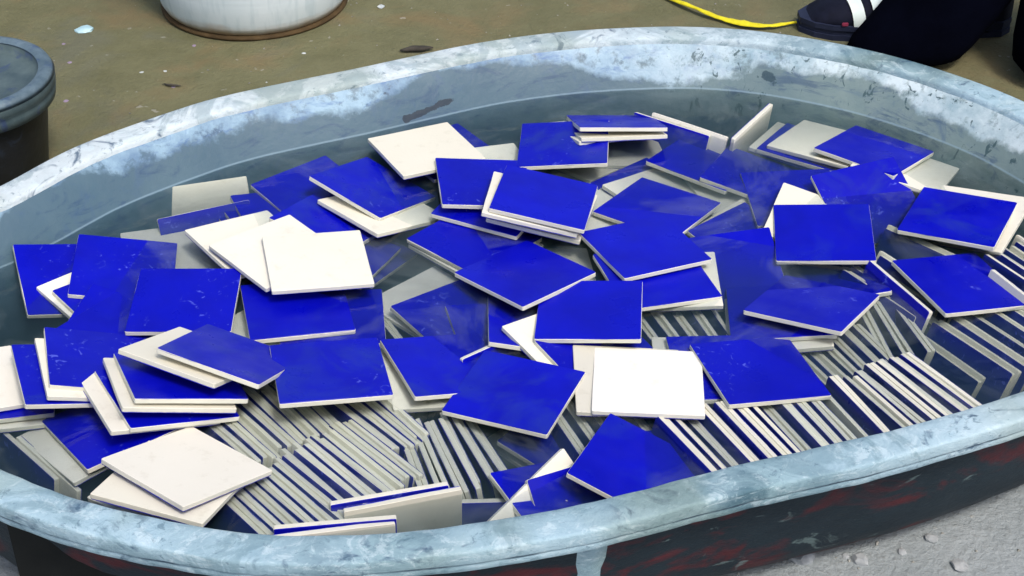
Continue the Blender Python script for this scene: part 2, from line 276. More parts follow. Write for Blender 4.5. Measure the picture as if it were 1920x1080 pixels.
def mat_simple(name, a, b, scale=20, rough=.6, spec=.3, bump=.2, bd=.002):
    m = NT(name); v = m.coord('Object'); n1 = m.noise(v, scale, 5, .65)
    if bump: m.bump(m.noise(v, scale * 4, 4, .6), bump, bd)
    return m.col(m.mix(m.ramp(n1, [(.3, 0.), (.7, 1.)]), a, b), rough, spec)
TILES = [
    ('W', (0.3713, 1.7719, -0.0223), (0.8557, -0.0018, 0.0889, 0.5098), 'narrow cream strip of a sunken tile left of the bigger cream one, back right'),
    ('B', (0.38, 1.7605, -0.015), (0.8612, -0.025, 0.0729, 0.5023), 'sunken blue tile pinched between two cream tiles at the back right'),
    ('W', (0.3952, 1.7584, -0.007), (0.8828, -0.051, 0.0414, 0.4651), 'sunken cream tile showing its flat back below the rear right wall'),
    ('W', (0.4826, 1.6921, -0.0035), (0.8561, -0.0054, 0.0984, 0.5073), 'sunken cream tile corner behind the big blue pair near the right wall'),
    ('B', (0.4487, 1.7214, 0.004), (0.9009, -0.0354, 0.0623, 0.4281), 'murky blue tile sunk nearest the rear right wall'),
    ('W', (0.0899, 1.7508, -0.0208), (0.9067, -0.0336, 0.0643, 0.4156), 'cream tile showing a wide corner right of the darker blue back tile'),
    ('W', (0.1352, 1.7714, -0.0186), (0.9964, -0.0262, 0.041, 0.0692), 'cream tile end poking out lowest of the fanned stack at the back'),
    ('B', (0.1146, 1.7737, -0.0008), (0.1366, 0.9745, 0.1771, -0.0176), 'blue tile lowest with a bent light edge in the fanned stack at the back'),
    ('W', (0.1278, 1.769, 0.0071), (0.9817, -0.1625, 0.0162, 0.0979), 'cream tile middle of the fanned stack at the back'),
    ('B', (0.1309, 1.7743, 0.015), (0.9811, -0.1838, 0.02, 0.0571), 'blue tile topmost of the fanned stack at the back'),
    ('W', (0.2132, 1.7677, -0.047), (0.789, 0.5322, -0.1717, -0.2546), 'rear cream tile of two standing on edge behind the fanned stack'),
    ('B', (0.1914, 1.7731, -0.049), (0.7917, 0.534, -0.1659, -0.246), 'front tile of two standing on edge beside the slanting stick-like tile'),
    ('W', (-0.3657, 1.6196, -0.0456), (0.874, 0.4647, 0.0667, 0.1255), 'pale tile leaning upright against the left rear wall'),
    ('B', (-0.3504, 1.5638, -0.0476), (0.8653, 0.4601, 0.0935, 0.1758), 'dark blue tile standing upright just in front of the pale leaning tile'),
    ('W', (-0.3893, 1.5263, -0.0188), (0.9908, 0.0036, 0.0086, 0.1351), 'sunken greyish cream tile behind the left blue tile with murky corner'),
    ('B', (-0.2778, 1.5839, -0.0212), (0.9625, -0.0078, 0.064, 0.2634), 'blue tile with cream edge leftmost of the three slanting edges at left'),
    ('B', (-0.2672, 1.5809, -0.0163), (0.9646, -0.0083, 0.0641, 0.2556), 'blue tile hidden between two slanting cream edges left of centre back'),
    ('B', (-0.2644, 1.598, -0.0116), (0.9763, -0.0093, 0.0657, 0.2062), 'blue tile with long slanting cream edge beside the pale leaning tile'),
    ('W', (-0.2947, 1.5149, 0.0026), (0.9385, -0.0012, 0.0817, 0.3355), 'cream tile peeking out left under the two big cream tiles'),
    ('B', (-0.2376, 1.6417, -0.0064), (0.9382, 0.0344, 0.0161, 0.3439), 'murky blue tile sunk by the left rear wall'),
    ('B', (-0.1801, 1.5361, -0.019), (0.8389, 0.0426, 0.1483, 0.522), 'blue tile corner sticking out right below the second blue corner'),
    ('B', (-0.1967, 1.5129, -0.0048), (0.819, 0.0391, 0.1152, 0.5608), 'blue tile corner with pale line right of the square cream tile'),
    ('B', (-0.205, 1.5688, 0.0005), (0.8631, -0.0058, 0.0896, 0.4969), 'blue tile lying under the slanted cream tile, behind it'),
    ('W', (-0.1515, 1.5945, -0.0021), (0.9216, -0.0558, 0.0978, 0.3714), 'cream tile showing below the right corner of the scuffed back blue tile'),
    ('B', (-0.165, 1.6309, 0.0061), (0.8782, 0.0185, 0.1434, 0.456), 'blue tile with scuffed top near the large cream tile at the back'),
    ('B', (-0.0817, 1.7352, -0.0052), (0.9499, -0.0071, 0.0419, 0.3097), 'blue tile mostly hidden beneath the large cream tile at the back'),
    ('W', (-0.0288, 1.6827, -0.0023), (0.9817, 0.0062, 0.0401, 0.1862), 'small cream corner between the back cream tile and the dark blue tile'),
    ('W', (-0.1055, 1.7096, 0.0127), (0.9713, -0.0222, 0.0163, 0.2364), 'large cream tile lying alone nearest the rear wall'),
    ('B', (0.0637, 1.7189, 0.0153), (0.9984, -0.009, -0.0446, -0.0336), 'dark blue wet tile in front of the fanned stack'),
    ('B', (0.1686, 1.6584, -0.0256), (0.9094, 0.1174, 0.1036, 0.3854), 'dim sunken blue tile right of the cream tile corner, centre back'),
    ('W', (0.0998, 1.5967, -0.0083), (0.9989, 0.0015, 0.0437, -0.0167), 'cream tile slivers right of the central blue tile on the stack'),
    ('W', (0.1843, 1.6439, -0.0163), (0.9225, 0.0207, 0.1015, 0.3719), 'small cream triangle under the wedge of two blue tiles at the back'),
    ('W', (0.2809, 1.6602, -0.0239), (0.9878, 0.0123, 0.0241, 0.1536), 'cream tile with a V shaped edge beneath the back blue tiles'),
    ('B', (0.2399, 1.7179, -0.0118), (0.8743, -0.0056, 0.0801, 0.4788), 'blue tile with long pale lower edge left of the slanting stick-like tile'),
    ('B', (0.2994, 1.6867, -0.0129), (0.842, 0.0223, 0.086, 0.5321), 'murky blue tile directly below the foot of the stick-like tile'),
    ('W', (0.2785, 1.5649, -0.026), (0.9205, 0.0842, 0.0383, 0.3797), 'pale edged tile lying underneath the dark blue centre right tile'),
    ('B', (0.2773, 1.5467, -0.0191), (0.9159, 0.0901, 0.0876, 0.3811), 'dark sunken blue tile between the centre blue tiles and big right pair'),
    ('B', (0.3375, 1.6301, -0.0077), (0.9988, 0.0312, -0.0028, 0.0371), 'left one of the big blue pair overlapping at the right back'),
    ('B', (0.426, 1.612, -0.0047), (0.966, 0.2055, 0.0016, 0.1566), 'right one of the big blue pair, one corner raised and lighter'),
    ('W', (0.3555, 1.5673, -0.0052), (0.8187, 0.0907, 0.0324, 0.5662), 'white tile corner peeking out behind the square blue tile at right'),
    ('B', (0.1709, 1.5957, -0.0009), (0.8888, -0.0273, 0.0217, 0.457), 'blue tile right of the central stack with a faint lower edge'),
    ('W', (0.0373, 1.481, -0.0144), (0.9973, -0.0456, 0.0296, 0.0488), 'small cream patch of a tile between the two central blue diamonds'),
    ('W', (-0.0411, 1.5239, -0.0066), (0.9199, -0.0057, 0.0124, 0.3918), 'cream edged tile under the blue tile left of centre'),
    ('B', (-0.0427, 1.5277, 0.0002), (0.9117, 0.0009, 0.015, 0.4106), 'blue tile left of centre with thick cream lower edge'),
    ('B', (-0.0215, 1.5947, 0.0056), (0.8427, 0.0005, 0.014, 0.5382), 'blue tile below the cornerwise pair with thin pale lower edge'),
    ('B', (-0.0322, 1.6247, 0.0162), (0.997, -0.0126, 0.0505, 0.0567), 'blue tile with pale left edge left of the stacked central tile'),
    ('W', (0.036, 1.5718, 0.0147), (0.9909, -0.0136, 0.0679, -0.1152), 'lowest cream tile in the small stack under the central blue tile'),
    ('W', (0.026, 1.5625, 0.0266), (0.9926, -0.0454, 0.0942, -0.062), 'second cream tile in the small stack under the central blue tile'),
    ('B', (0.0375, 1.5616, 0.035), (0.9924, -0.0268, 0.0764, -0.093), 'blue tile on top of the small central stack'),
    ('B', (0.246, 1.482, -0.0114), (0.9901, 0.1227, -0.046, 0.0495), 'blue tile right of the cornerwise centre pair with pale right edge'),
    ('W', (0.1729, 1.4507, -0.0045), (0.9994, -0.0183, -0.0278, -0.0093), 'cream edged tile beneath the lower centre right blue tile'),
    ('B', (0.1584, 1.4446, 0.0063), (0.9886, -0.0008, 0.0245, 0.1486), 'lower blue tile of the cornerwise centre right pair'),
    ('B', (0.1484, 1.4946, 0.0119), (0.9758, -0.029, 0.0211, 0.2156), 'upper blue tile of the cornerwise centre right pair with bright edges'),
    ('W', (-0.0845, 1.4241, -0.0194), (0.9152, 0.0055, 0.0338, 0.4016), 'cream tile showing a pale corner left of the middle diamond'),
    ('W', (0.0484, 1.2179, -0.0407), (0.9188, 0.0105, 0.0254, 0.3938), 'sunken cream V corner in front of the big front diamond'),
    ('B', (0.0611, 1.2079, -0.0309), (0.8882, 0.0458, 0.0643, 0.4527), 'sunken blue tile within the cream V before the big front diamond'),
    ('B', (-0.0544, 1.3905, -0.0139), (0.9309, 0.0441, 0.078, 0.3541), 'blue tile with long slanting left edge in front of the cream corner'),
    ('B', (-0.0055, 1.3648, -0.0171), (0.9878, 0.032, 0.0746, 0.1327), 'blue tile with a slanting pale left edge line, centre'),
    ('B', (0.0292, 1.3702, -0.0078), (0.9924, -0.0867, 0.0868, 0.0034), 'blue tile with an upright pale left edge line, centre'),
    ('W', (0.0651, 1.3315, -0.001), (0.9438, 0.0539, 0.0685, 0.319), 'cream tile with pointed corner behind the big front blue diamond'),
    ('B', (0.0985, 1.306, -0.0023), (0.9505, 0.0553, 0.0668, 0.2984), 'blue tile wedge on the pointed cream tile behind the front diamond'),
    ('B', (0.0818, 1.3695, 0.0142), (0.9987, -0.0153, -0.0282, -0.0407), 'blue tile with cream front edge beneath the central diamond tile'),
    ('B', (0.0142, 1.443, 0.011), (0.929, -0.0571, 0.0108, 0.3654), 'blue diamond shaped tile in the very middle of the pile'),
    ('B', (0.3511, 1.4641, -0.0163), (0.9881, -0.1222, -0.057, 0.0736), 'murky tilted blue tile with bent white front edge under the square one'),
    ('W', (0.284, 1.3819, -0.0114), (0.9956, -0.0294, -0.0801, -0.0394), 'cream tile under the blue tile with broad pale front edge, right of centre'),
    ('B', (0.2876, 1.3944, -0.0057), (0.9968, -0.0463, -0.0563, -0.0331), 'blue tile with dim surface on the broad cream edged one'),
    ('B', (0.3205, 1.391, 0.0078), (0.8709, -0.0948, 0.0412, 0.4805), 'blue tile cornerwise with pale diagonal edge right of centre'),
    ('B', (0.3544, 1.528, 0.0083), (0.9977, 0.0226, -0.0379, -0.051), 'square blue tile with dark shadow to its right, right of centre'),
    ('W', (0.5324, 1.5682, 0.0018), (0.8741, -0.0425, -0.0991, 0.4735), 'white tile showing behind and right of the blue tile at far right'),
    ('B', (0.5132, 1.5564, 0.0117), (0.8557, -0.0432, -0.0147, 0.5155), 'blue tile lying on a white one at the right wall'),
    ('B', (0.4896, 1.4326, 0.005), (0.9835, -0.0218, 0.0616, 0.1685), 'blue tile cornerwise nearest the right edge with slanting left edge'),
    ('W', (0.2011, 1.2957, -0.0079), (0.9998, -0.0177, 0.0069, -0.0059), 'cream tile under the blue tile right of the brightest white tile'),
    ('B', (0.2199, 1.2921, -0.0021), (0.999, -0.0158, 0.015, 0.039), 'blue tile sliver peeking out between the brightest white tile and its right neighbour'),
    ('B', (0.2505, 1.2798, 0.0039), (0.9899, -0.0332, 0.0456, 0.1304), 'blue tile right of the brightest white tile'),
    ('W', (0.1176, 1.2638, 0.0025), (0.9995, -0.0053, 0.0298, 0.0006), 'greyer white tile half hidden beneath the brightest white tile'),
    ('W', (0.1361, 1.2576, 0.0066), (0.9991, -0.0247, 0.001, -0.0342), 'brightest white tile lying square in front centre'),
    ('B', (0.0015, 1.3176, -0.0494), (0.7472, 0.5837, 0.1956, 0.2504), 'blue tile standing with thick cream top edge behind the front diamond'),
    ('W', (-0.0733, 1.2851, -0.0058), (0.9947, -0.0078, 0.0388, 0.0954), 'cream tile edging the dim blue tile left of the front diamond'),
    ('B', (-0.065, 1.2897, 0.0035), (0.9769, -0.0472, 0.0876, 0.1892), 'dim blue tile with murky patch left of the front diamond'),
    ('B', (0.0026, 1.2388, 0.0087), (0.8278, -0.0219, 0.0054, 0.5606), 'big blue diamond shaped tile in front centre'),
    ('W', (-0.2484, 1.3719, -0.0125), (0.9126, -0.0168, 0.0051, 0.4086), 'sunken cream tile between left square blue tile and its blue neighbour'),
    ('B', (-0.1917, 1.381, -0.0053), (0.9978, -0.0363, 0.0075, 0.0547), 'dim blue tile showing right and behind the speckled front blue tile'),
    ('B', (-0.2301, 1.3893, 0.0024), (0.9926, -0.0266, 0.02, 0.1169), 'blue tile tucked under the square cream tile with cream front edge'),
    ('W', (-0.2596, 1.4792, 0.0155), (0.9322, -0.0009, 0.0306, 0.3607), 'slanted cream tile beneath the square cream tile at left'),
    ('W', (-0.2135, 1.4545, 0.0195), (0.9933, -0.0069, 0.0304, 0.111), 'square cream tile on top of the slanted one at left'),
    ('B', (-0.4864, 1.453, -0.0039), (0.9677, 0.0844, 0.1443, 0.1886), 'leftmost blue tile sloping into the water by the left wall'),
    ('W', (-0.4403, 1.4274, -0.0099), (0.9064, 0.0637, 0.0835, 0.4091), 'cream tile with V shaped corner at far left'),
    ('B', (-0.4208, 1.4161, -0.0088), (0.9128, 0.0647, 0.0855, 0.3941), 'blue tile lying within the V shaped cream corner at far left'),
    ('B', (-0.4297, 1.4659, 0.0011), (0.9937, 0.0218, 0.0955, 0.0553), 'blue tile at left with its right corner under murky water'),
    ('B', (-0.4122, 1.3618, -0.008), (0.9853, 0.0201, 0.1469, -0.0849), 'small visible blue corner beneath the two left blue tiles'),
    ('B', (-0.4043, 1.3442, -0.0028), (0.839, 0.0657, 0.1469, 0.5197), 'murky blue tile sloping with a long pale edge at left'),
    ('B', (-0.349, 1.391, 0.0116), (0.9996, 0.0203, 0.0108, 0.0154), 'square blue tile with a white scratch at left of centre'),
    ('W', (-0.5232, 1.2488, -0.0072), (0.9934, -0.0135, 0.0186, 0.1123), 'cream tile lowest of the pair cut by the left frame edge'),
    ('B', (-0.5159, 1.2562, -0.0007), (0.9921, -0.0236, 0.0177, 0.122), 'blue tile lying on the cream one cut by the left frame edge'),
    ('W', (-0.4058, 1.1962, -0.009), (0.93, -0.0408, -0.0379, 0.3634), 'cream tile with broad strip at lower left by the rim'),
    ('B', (-0.3856, 1.202, -0.0), (0.9457, -0.0553, -0.0285, 0.319), 'blue tile shaded by its neighbour at lower left'),
    ('W', (-0.5488, 1.2522, 0.0086), (0.98, -0.0311, 0.0419, 0.1919), 'cream tile cut by the left frame edge beside a blue strip'),
    ('B', (-0.4359, 1.2589, 0.0153), (0.9742, -0.0467, 0.1213, 0.1846), 'blue strip of a tile near the left frame edge'),
    ('W', (-0.4155, 1.2671, 0.0147), (0.9733, -0.057, 0.1403, 0.1723), 'cream tile sandwiched between two blue tiles at left'),
    ('B', (-0.4118, 1.2785, 0.017), (0.9775, -0.0592, 0.1466, 0.1394), 'blue tile with sparkly specks and pale upright left edge at left'),
    ('W', (-0.3562, 1.2216, 0.0149), (0.9565, -0.0584, 0.1254, 0.2569), 'cream tile showing a slanting strip under the lowest specked blue tile'),
    ('B', (-0.3387, 1.2271, 0.0151), (0.9579, -0.0576, 0.1211, 0.254), 'lowest blue tile of the specked stack at left'),
    ('W', (-0.3361, 1.2311, 0.0246), (0.9692, -0.1072, 0.1249, 0.1829), 'cream tile between two specked blue tiles of the left stack'),
    ('B', (-0.3259, 1.2385, 0.0284), (0.9672, -0.1225, 0.1178, 0.1887), 'upper specked blue tile of the left stack'),
    ('W', (-0.3131, 1.2632, 0.0354), (0.8192, -0.0765, 0.1831, 0.5382), 'cream tile lying across the left stack with pointed left corner'),
    ('B', (-0.2771, 1.2621, 0.0379), (0.7937, -0.0581, 0.2025, 0.5707), 'blue tile topping the left stack, its right end murky'),
    ('B', (-0.1803, 1.2528, 0.0245), (0.9925, -0.0509, 0.0277, 0.1074), 'speckled blue tile left of centre above the row of edges'),
    ('W', (-0.3152, 1.1103, -0.0005), (0.8846, -0.0398, -0.0012, 0.4647), 'cream tile mostly hidden beneath the lower left cream pair'),
    ('W', (-0.3078, 1.0954, 0.019), (0.7971, -0.0471, 0.1082, 0.5922), 'lower one of the cream pair at the lower left rim'),
    ('W', (-0.2984, 1.1124, 0.0231), (0.8896, -0.0736, 0.1216, 0.4341), 'upper cream tile with brown spot at the lower left rim'),
    ('B', (-0.1124, 1.0941, -0.0509), (0.683, 0.7197, 0.0902, 0.0856), 'dark tile standing upright behind the grey faced upright one'),
    ('W', (-0.0996, 1.0848, -0.0489), (0.6818, 0.7185, 0.0997, 0.0946), 'upright tile with wide greyish cream face at the front rim'),
    ('B', (-0.003, 1.1054, -0.0699), (0.6883, 0.7253, 0.0123, 0.0117), 'dark blue tile standing upright beside the grey faced one'),
    ('B', (-0.1585, 1.054, -0.0489), (0.687, 0.724, 0.0453, 0.043), 'tile standing against the front rim with a long pale top edge'),
    ('W', (-0.1594, 1.0482, -0.0519), (0.6856, 0.7224, 0.0652, 0.0619), 'cream tile slanting in front of the rim side standing tile'),
    ('B', (0.167, 1.1585, -0.0137), (0.9788, -0.0431, 0.0873, 0.1804), 'sunken murky blue tile with slanting pale edge at the front rim'),
    ('B', (0.0512, 1.106, -0.0202), (0.9468, 0.0406, 0.1572, 0.2779), 'blue tile partly covered by a cream kite shape at the front rim'),
    ('W', (0.0422, 1.0908, -0.0405), (0.8418, 0.2413, 0.3987, -0.2724), 'cream tile showing a kite shaped corner at the front rim'),
    ('B', (0.0774, 1.0993, -0.0359), (0.8989, 0.3469, 0.1472, 0.2235), 'small visible blue tile leaning on the cream kite at the front rim'),
    ('B', (0.121, 1.1313, 0.0012), (0.8362, 0.0754, 0.108, 0.5323), 'dim blue tile with pale lower left edge at the front rim'),
]
ROWS = [
    ((-0.2593, 1.0971, -0.2094, 1.0411, -0.1589, 1.2058, -0.0927, 1.1339), -0.002, 13, 0.0119, 'in the big front row'),
    ((-0.3123, 1.2283, -0.2489, 1.1564, -0.2274, 1.2795, -0.1632, 1.1933), -0.005, 12, 0.0119, 'in the row under the speckled blue tile'),
    ((-0.1777, 1.2401, -0.1141, 1.1719, -0.145, 1.2639, -0.0879, 1.1909), -0.003, 12, 0.012, 'in the short row right of speckled tile'),
    ((-0.1083, 1.2037, -0.0808, 1.1113, -0.0365, 1.2078, -0.005, 1.1373), -0.005, -10, 0.0128, 'in the steep row by the sunken V'),
    ((0.0373, 1.2453, 0.0716, 1.1644, 0.141, 1.2394, 0.172, 1.1722), -0.012, 18, 0.017, 'under the brightest white tile'),
    ((0.159, 1.181, 0.2021, 1.0992, 0.3375, 1.234, 0.3732, 1.1498), 0.004, 12, 0.015, 'in the bright row along the near right rim'),
    ((0.3605, 1.2414, 0.406, 1.1583, 0.4204, 1.2863, 0.4768, 1.1978), 0.0, 8, 0.015, 'in the spread row at the near right rim'),
    ((0.2771, 1.3434, 0.3219, 1.2586, 0.3689, 1.3717, 0.4032, 1.289), -0.009, 15, 0.015, 'in the sunken row, right of centre'),
    ((0.1281, 1.4206, 0.1644, 1.3295, 0.2164, 1.4306, 0.2435, 1.3388), -0.016, 15, 0.018, 'under the cornerwise centre pair'),
    ((-0.1416, 1.4035, -0.0941, 1.314, -0.1047, 1.4183, -0.056, 1.3368), -0.018, 15, 0.014, 'in the small centre left row'),
    ((0.3795, 1.4058, 0.3902, 1.3204, 0.4153, 1.4207, 0.4338, 1.3434), -0.009, 10, 0.015, 'in the little sunken right row'),
    ((0.375, 1.4726, 0.4359, 1.3864, 0.4148, 1.5015, 0.4778, 1.4081), 0.0, 25, 0.0135, 'in the slanting bunch, right side'),
    ((0.4268, 1.5607, 0.4971, 1.4889, 0.4635, 1.5437, 0.5304, 1.4783), -0.006, 30, 0.017, 'in the gap near the right wall'),
    ((0.4552, 1.3786, 0.5107, 1.2953, 0.5366, 1.408, 0.5923, 1.3223), -0.007, 25, 0.018, 'in the sunken far right row'),
    ((-0.509, 1.1824, -0.4382, 1.1139, -0.48, 1.1903, -0.41, 1.1212), -0.014, 10, 0.016, 'in the lower left corner'),
    ((0.5373, 1.4877, 0.5947, 1.3954, 0.5755, 1.5315, 0.6294, 1.4355), 0.002, 20, 0.017, 'in the far right wall cluster'),
    ((0.4228, 1.3813, 0.479, 1.2935, 0.447, 1.4007, 0.5026, 1.3114), -0.016, 28, 0.022, 'in the sunken pair right of the little row'),
    ((-0.2804, 1.0645, -0.2301, 1.0139, -0.2495, 1.0857, -0.2042, 1.0338), -0.008, 14, 0.014, 'in the front end of the rim shaded row'),
]
SINGLES = [
    ((0.3379, 1.8396, 0.2743, 1.7423), 0.006, 6, -1, 'stick-like tile standing on edge and slanting out of the back water'),
    ((0.3949, 1.4767, 0.446, 1.3676), 0.008, 16, -1, 'bright white tile edge sticking out above the slanting bunch at right'),
    ((0.5304, 1.4494, 0.5745, 1.3581), 0.008, 15, 1, 'tile edge glinting white at the right frame edge'),
]
# stains on the far inner wall: start, end, radius, colour
STAINS = [
    ((-.20, 1.80, .028), (-.145, 1.826, .022), .014, (.02, .04, .07)),
    ((-.135, 1.795, .006), (-.02, 1.870, .022), .0045, (.008, .016, .03)),
    ((-.02, 1.870, .022), (.01, 1.876, .018), .008, (.02, .04, .07)),
    ((-.36, 1.735, .015), (-.43, 1.66, .006), .008, (.008, .016, .04)),
    ((-.43, 1.665, .03), (-.36, 1.735, .034), .010, (.03, .06, .13)),
    ((.335, 1.885, .022), (.345, 1.879, .012), .006, (.02, .05, .07)),
    ((.365, 1.880, .02), (.372, 1.874, .006), .004, (.02, .05, .07)),
]
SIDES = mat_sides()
GLAZE, BISQUE, RIM, INSIDE, OUTSIDE, WATER, GROUND = mat_glaze(), mat_bisque(), mat_rim(), mat_inside(), mat_outside(), mat_water(), mat_ground()
GZ = -.13                                    # ground level; the water surface is z = 0

# ------------------------------------------------------------------ ground
def ground():
    xs = [-60, -20, -6] + [-2.4 + i * .03 for i in range(161)] + [6, 20, 60]
    ys = [-60, -20, -5] + [-.6 + i * .03 for i in range(161)] + [8, 25, 80]
    v = []
    for y in ys:
        for x in xs:
            dz = .004 * noise.noise(Vector((x * 3, y * 3, 0))) + .0022 * noise.noise(Vector((x * 17, y * 17, 3)))
            v.append((x, y, GZ + dz))
    n = len(xs); f = [(j * n + i, j * n + i + 1, (j + 1) * n + i + 1, (j + 1) * n + i) for j in range(len(ys) - 1) for i in range(n - 1)]
    g = mobj('ground', pyd('ground', v, f), GROUND); tag(g, kind='structure')
ground()

# ------------------------------------------------------------------ oval tub
OUT = [(-.578, 1.547), (-.518, 1.634), (-.427, 1.713), (-.349, 1.768), (-.217, 1.828), (-.151, 1.860), (-.042, 1.911), (.071, 1.943),
       (.171, 1.956), (.245, 1.958), (.327, 1.945), (.421, 1.911), (.509, 1.862), (.602, 1.783), (.665, 1.70), (.715, 1.60), (.738, 1.49), (.715, 1.37),
       (.655, 1.27), (.575, 1.192), (.476, 1.137), (.345, 1.083), (.20, 1.036), (.10, .999), (0, .970), (-.08, .955), (-.165, .948), (-.25, .955), (-.345, .980),
       (-.43, 1.014), (-.52, 1.070), (-.605, 1.145), (-.668, 1.235), (-.690, 1.33), (-.675, 1.42), (-.633, 1.49)]
def catmull(P, per=8):
    o = []; n = len(P)
    for i in range(n):
        p0, p1, p2, p3 = (Vector(P[(i + k - 1) % n]) for k in range(4))
        for s in range(per):
            t = s / per
            o.append(.5 * ((2 * p1) + (p2 - p0) * t + (2 * p0 - 5 * p1 + 4 * p2 - p3) * t * t + (3 * p1 - p0 - 3 * p2 + p3) * t ** 3))
    return o
def smooth_closed(P, it=6):
    for _ in range(it):
        P = [(P[i - 1] + P[i] * 2 + P[(i + 1) % len(P)]) / 4 for i in range(len(P))]
    return P
def resample(P, n):
    L = [0]; m = len(P)
    for i in range(m): L.append(L[-1] + (P[(i + 1) % m] - P[i]).length)
    o = []; j = 0
    for k in range(n):
        s = L[-1] * k / n
        while L[j + 1] < s: j += 1
        t = (s - L[j]) / (L[j + 1] - L[j]); o.append(P[j].lerp(P[(j + 1) % m], t))
    return o
LOOP = resample(smooth_closed(catmull(OUT), 10), 360)
NRM = []
for i in range(360):
    d = (LOOP[(i + 1) % 360] - LOOP[i - 1]).normalized(); n_ = Vector((d.y, -d.x))
    c_ = Vector((.06, 1.45)) - LOOP[i]
    NRM.append(n_ if n_.dot(c_) > 0 else -n_)
def ring(d, z, wob=0.0, seed=0, zw=0.0, near=None):
    o = []
    far_d = d
    for p, n in zip(LOOP, NRM):
        if near is not None:
            t = min(1, max(0, (1.62 - p.y) / .35)); t = t * t * (3 - 2 * t); d = far_d * (1 - t) + near * t
        q = p + n * d; k = noise.noise(Vector((q.x * 9, q.y * 9, seed))) + .5 * noise.noise(Vector((q.x * 40, q.y * 40, seed)))
        q = q + n * k * wob; o.append((q.x, q.y, z + k * zw))
    return o
ZR = .058
tub = empty('oval_tub', (0, 0, 0)); tag(tub, 'large oval water tub with lime crusted rim and flaking maroon outside', 'tub')
rim_r = [ring(.036, ZR - .026, .001, 1), ring(.006, ZR - .026, .0015, 2), ring(.0035, ZR - .0255, .0015, 3, .001), ring(.0025, ZR - .024, .0015, 3, .001), ring(.0018, ZR - .0165, .0015, 3, .001), ring(.0028, ZR - .0155, .0014, 3, .001), ring(.0003, ZR - .0145, .0015, 3, .001), ring(0, ZR - .0135, .0015, 3, .001),
         ring(0, ZR - .003, .0015, 3, .0012), ring(.0006, ZR - .0012, .0015, 3, .0012), ring(.002, ZR - .0002, .0015, 4, .0012), ring(.004, ZR + .0002, .0015, 4, .0014), ring(.014, ZR + .0004, .0018, 4, .0018), ring(.026, ZR + .0002, .0018, 5, .0018), ring(.0335, ZR - .0006, .0018, 5, .0012), ring(.0355, ZR - .002, .0016, 5, .001), ring(.037, ZR - .005, .0015, 5, .001), ring(.0385, ZR - .012, .001, 6)]
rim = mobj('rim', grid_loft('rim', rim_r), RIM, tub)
wall_r = [ring(.0375, ZR - .008, .0006, 6), ring(.046, ZR - .018, .0008, 7, 0, .0405), ring(.058, .020, .001, 8, 0, .042), ring(.070, 0.0, .001, 8, 0, .045), ring(.088, -.035, .001, 8, 0, .050), ring(.110, -.08, .001, 8, 0, .058), ring(.115, -.093, .001, 8, 0, .062), ring(.122, -.102, .001, 8, 0, .070), ring(.138, -.113, .001, 8, 0, .088), ring(.16, -.1165)]
me = grid_loft('basin_wall', wall_r)
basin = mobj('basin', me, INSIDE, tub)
fl = bmesh.new(); vs = [fl.verts.new(p) for p in ring(.158, -.1164)]; fl.faces.new(vs)
bmesh.ops.triangulate(fl, faces=fl.faces[:]); fme = bpy.data.meshes.new('basin_floor'); fl.to_mesh(fme); fl.free()
mobj('basin_floor', fme, INSIDE, tub)
out_r = [ring(.034, ZR - .024, 0, 1), ring(.050, .0, .001, 11, 0, .033), ring(.075, -.05, .0015, 11, 0, .041), ring(.090, -.085, .002, 11, 0, .047), ring(.098, -.10, .002, 11, 0, .054), ring(.106, -.113, .002, 11, 0, .066), ring(.118, -.123, .001, 11, 0, .086), ring(.13, GZ - .004, .001, 12, 0, .105)]
mobj('outer_shell', grid_loft('outer_shell', out_r), OUTSIDE, tub)
# flange seam and pale drip patch on the near outside
def drip(px, py, w_, h_, name):
    i = min(range(360), key=lambda k: (LOOP[k] - Vector((px, py))).length)
    rings = []
    for s in range(9):
        t = s / 8; z = .030 - t * h_; d = .0315 + max(0, -z) * .17 - .002
        row = []
        for j in range(5):
            u = (j - 2) / 2; ww = w_ * (1 - .35 * t + .25 * noise.noise(Vector((t * 5, px, 2))))
            a = i + u * ww / .0105; i0 = int(math.floor(a)) % 360; fr_ = a - math.floor(a)
            p = LOOP[i0].lerp(LOOP[(i0 + 1) % 360], fr_); n = NRM[i0]
            q = p + n * (d + .003 * u * u); row.append((q.x, q.y, z))
        rings.append(row)
    mobj(name, grid_loft(name, rings, closed=False), RIM, tub)
drip(.085, .993, .016, .12, 'lime_drip')

# ------------------------------------------------------------------ water
wr = [ring(.067, 0.0, 0, 0, 0, .042), ring(.085, -.035, 0, 0, 0, .047), ring(.118, -.098, 0, 0, 0, .063), ring(.135, -.1175, 0, 0, 0, .090)]
bm = bmesh.new(); rv = [[bm.verts.new(p) for p in r] for r in wr]
for a, b in zip(rv, rv[1:]):
    for j in range(360): bm.faces.new((a[j], a[(j + 1) % 360], b[(j + 1) % 360], b[j]))
bm.faces.new(rv[0][::-1]); bm.faces.new(rv[-1])
bmesh.ops.recalc_face_normals(bm, faces=bm.faces[:]); bmesh.ops.triangulate(bm, faces=[f for f in bm.faces if len(f.verts) > 4])
wme = bpy.data.meshes.new('water'); bm.to_mesh(wme); bm.free()
water = mobj('water', wme, WATER); tag(water, kind='structure')

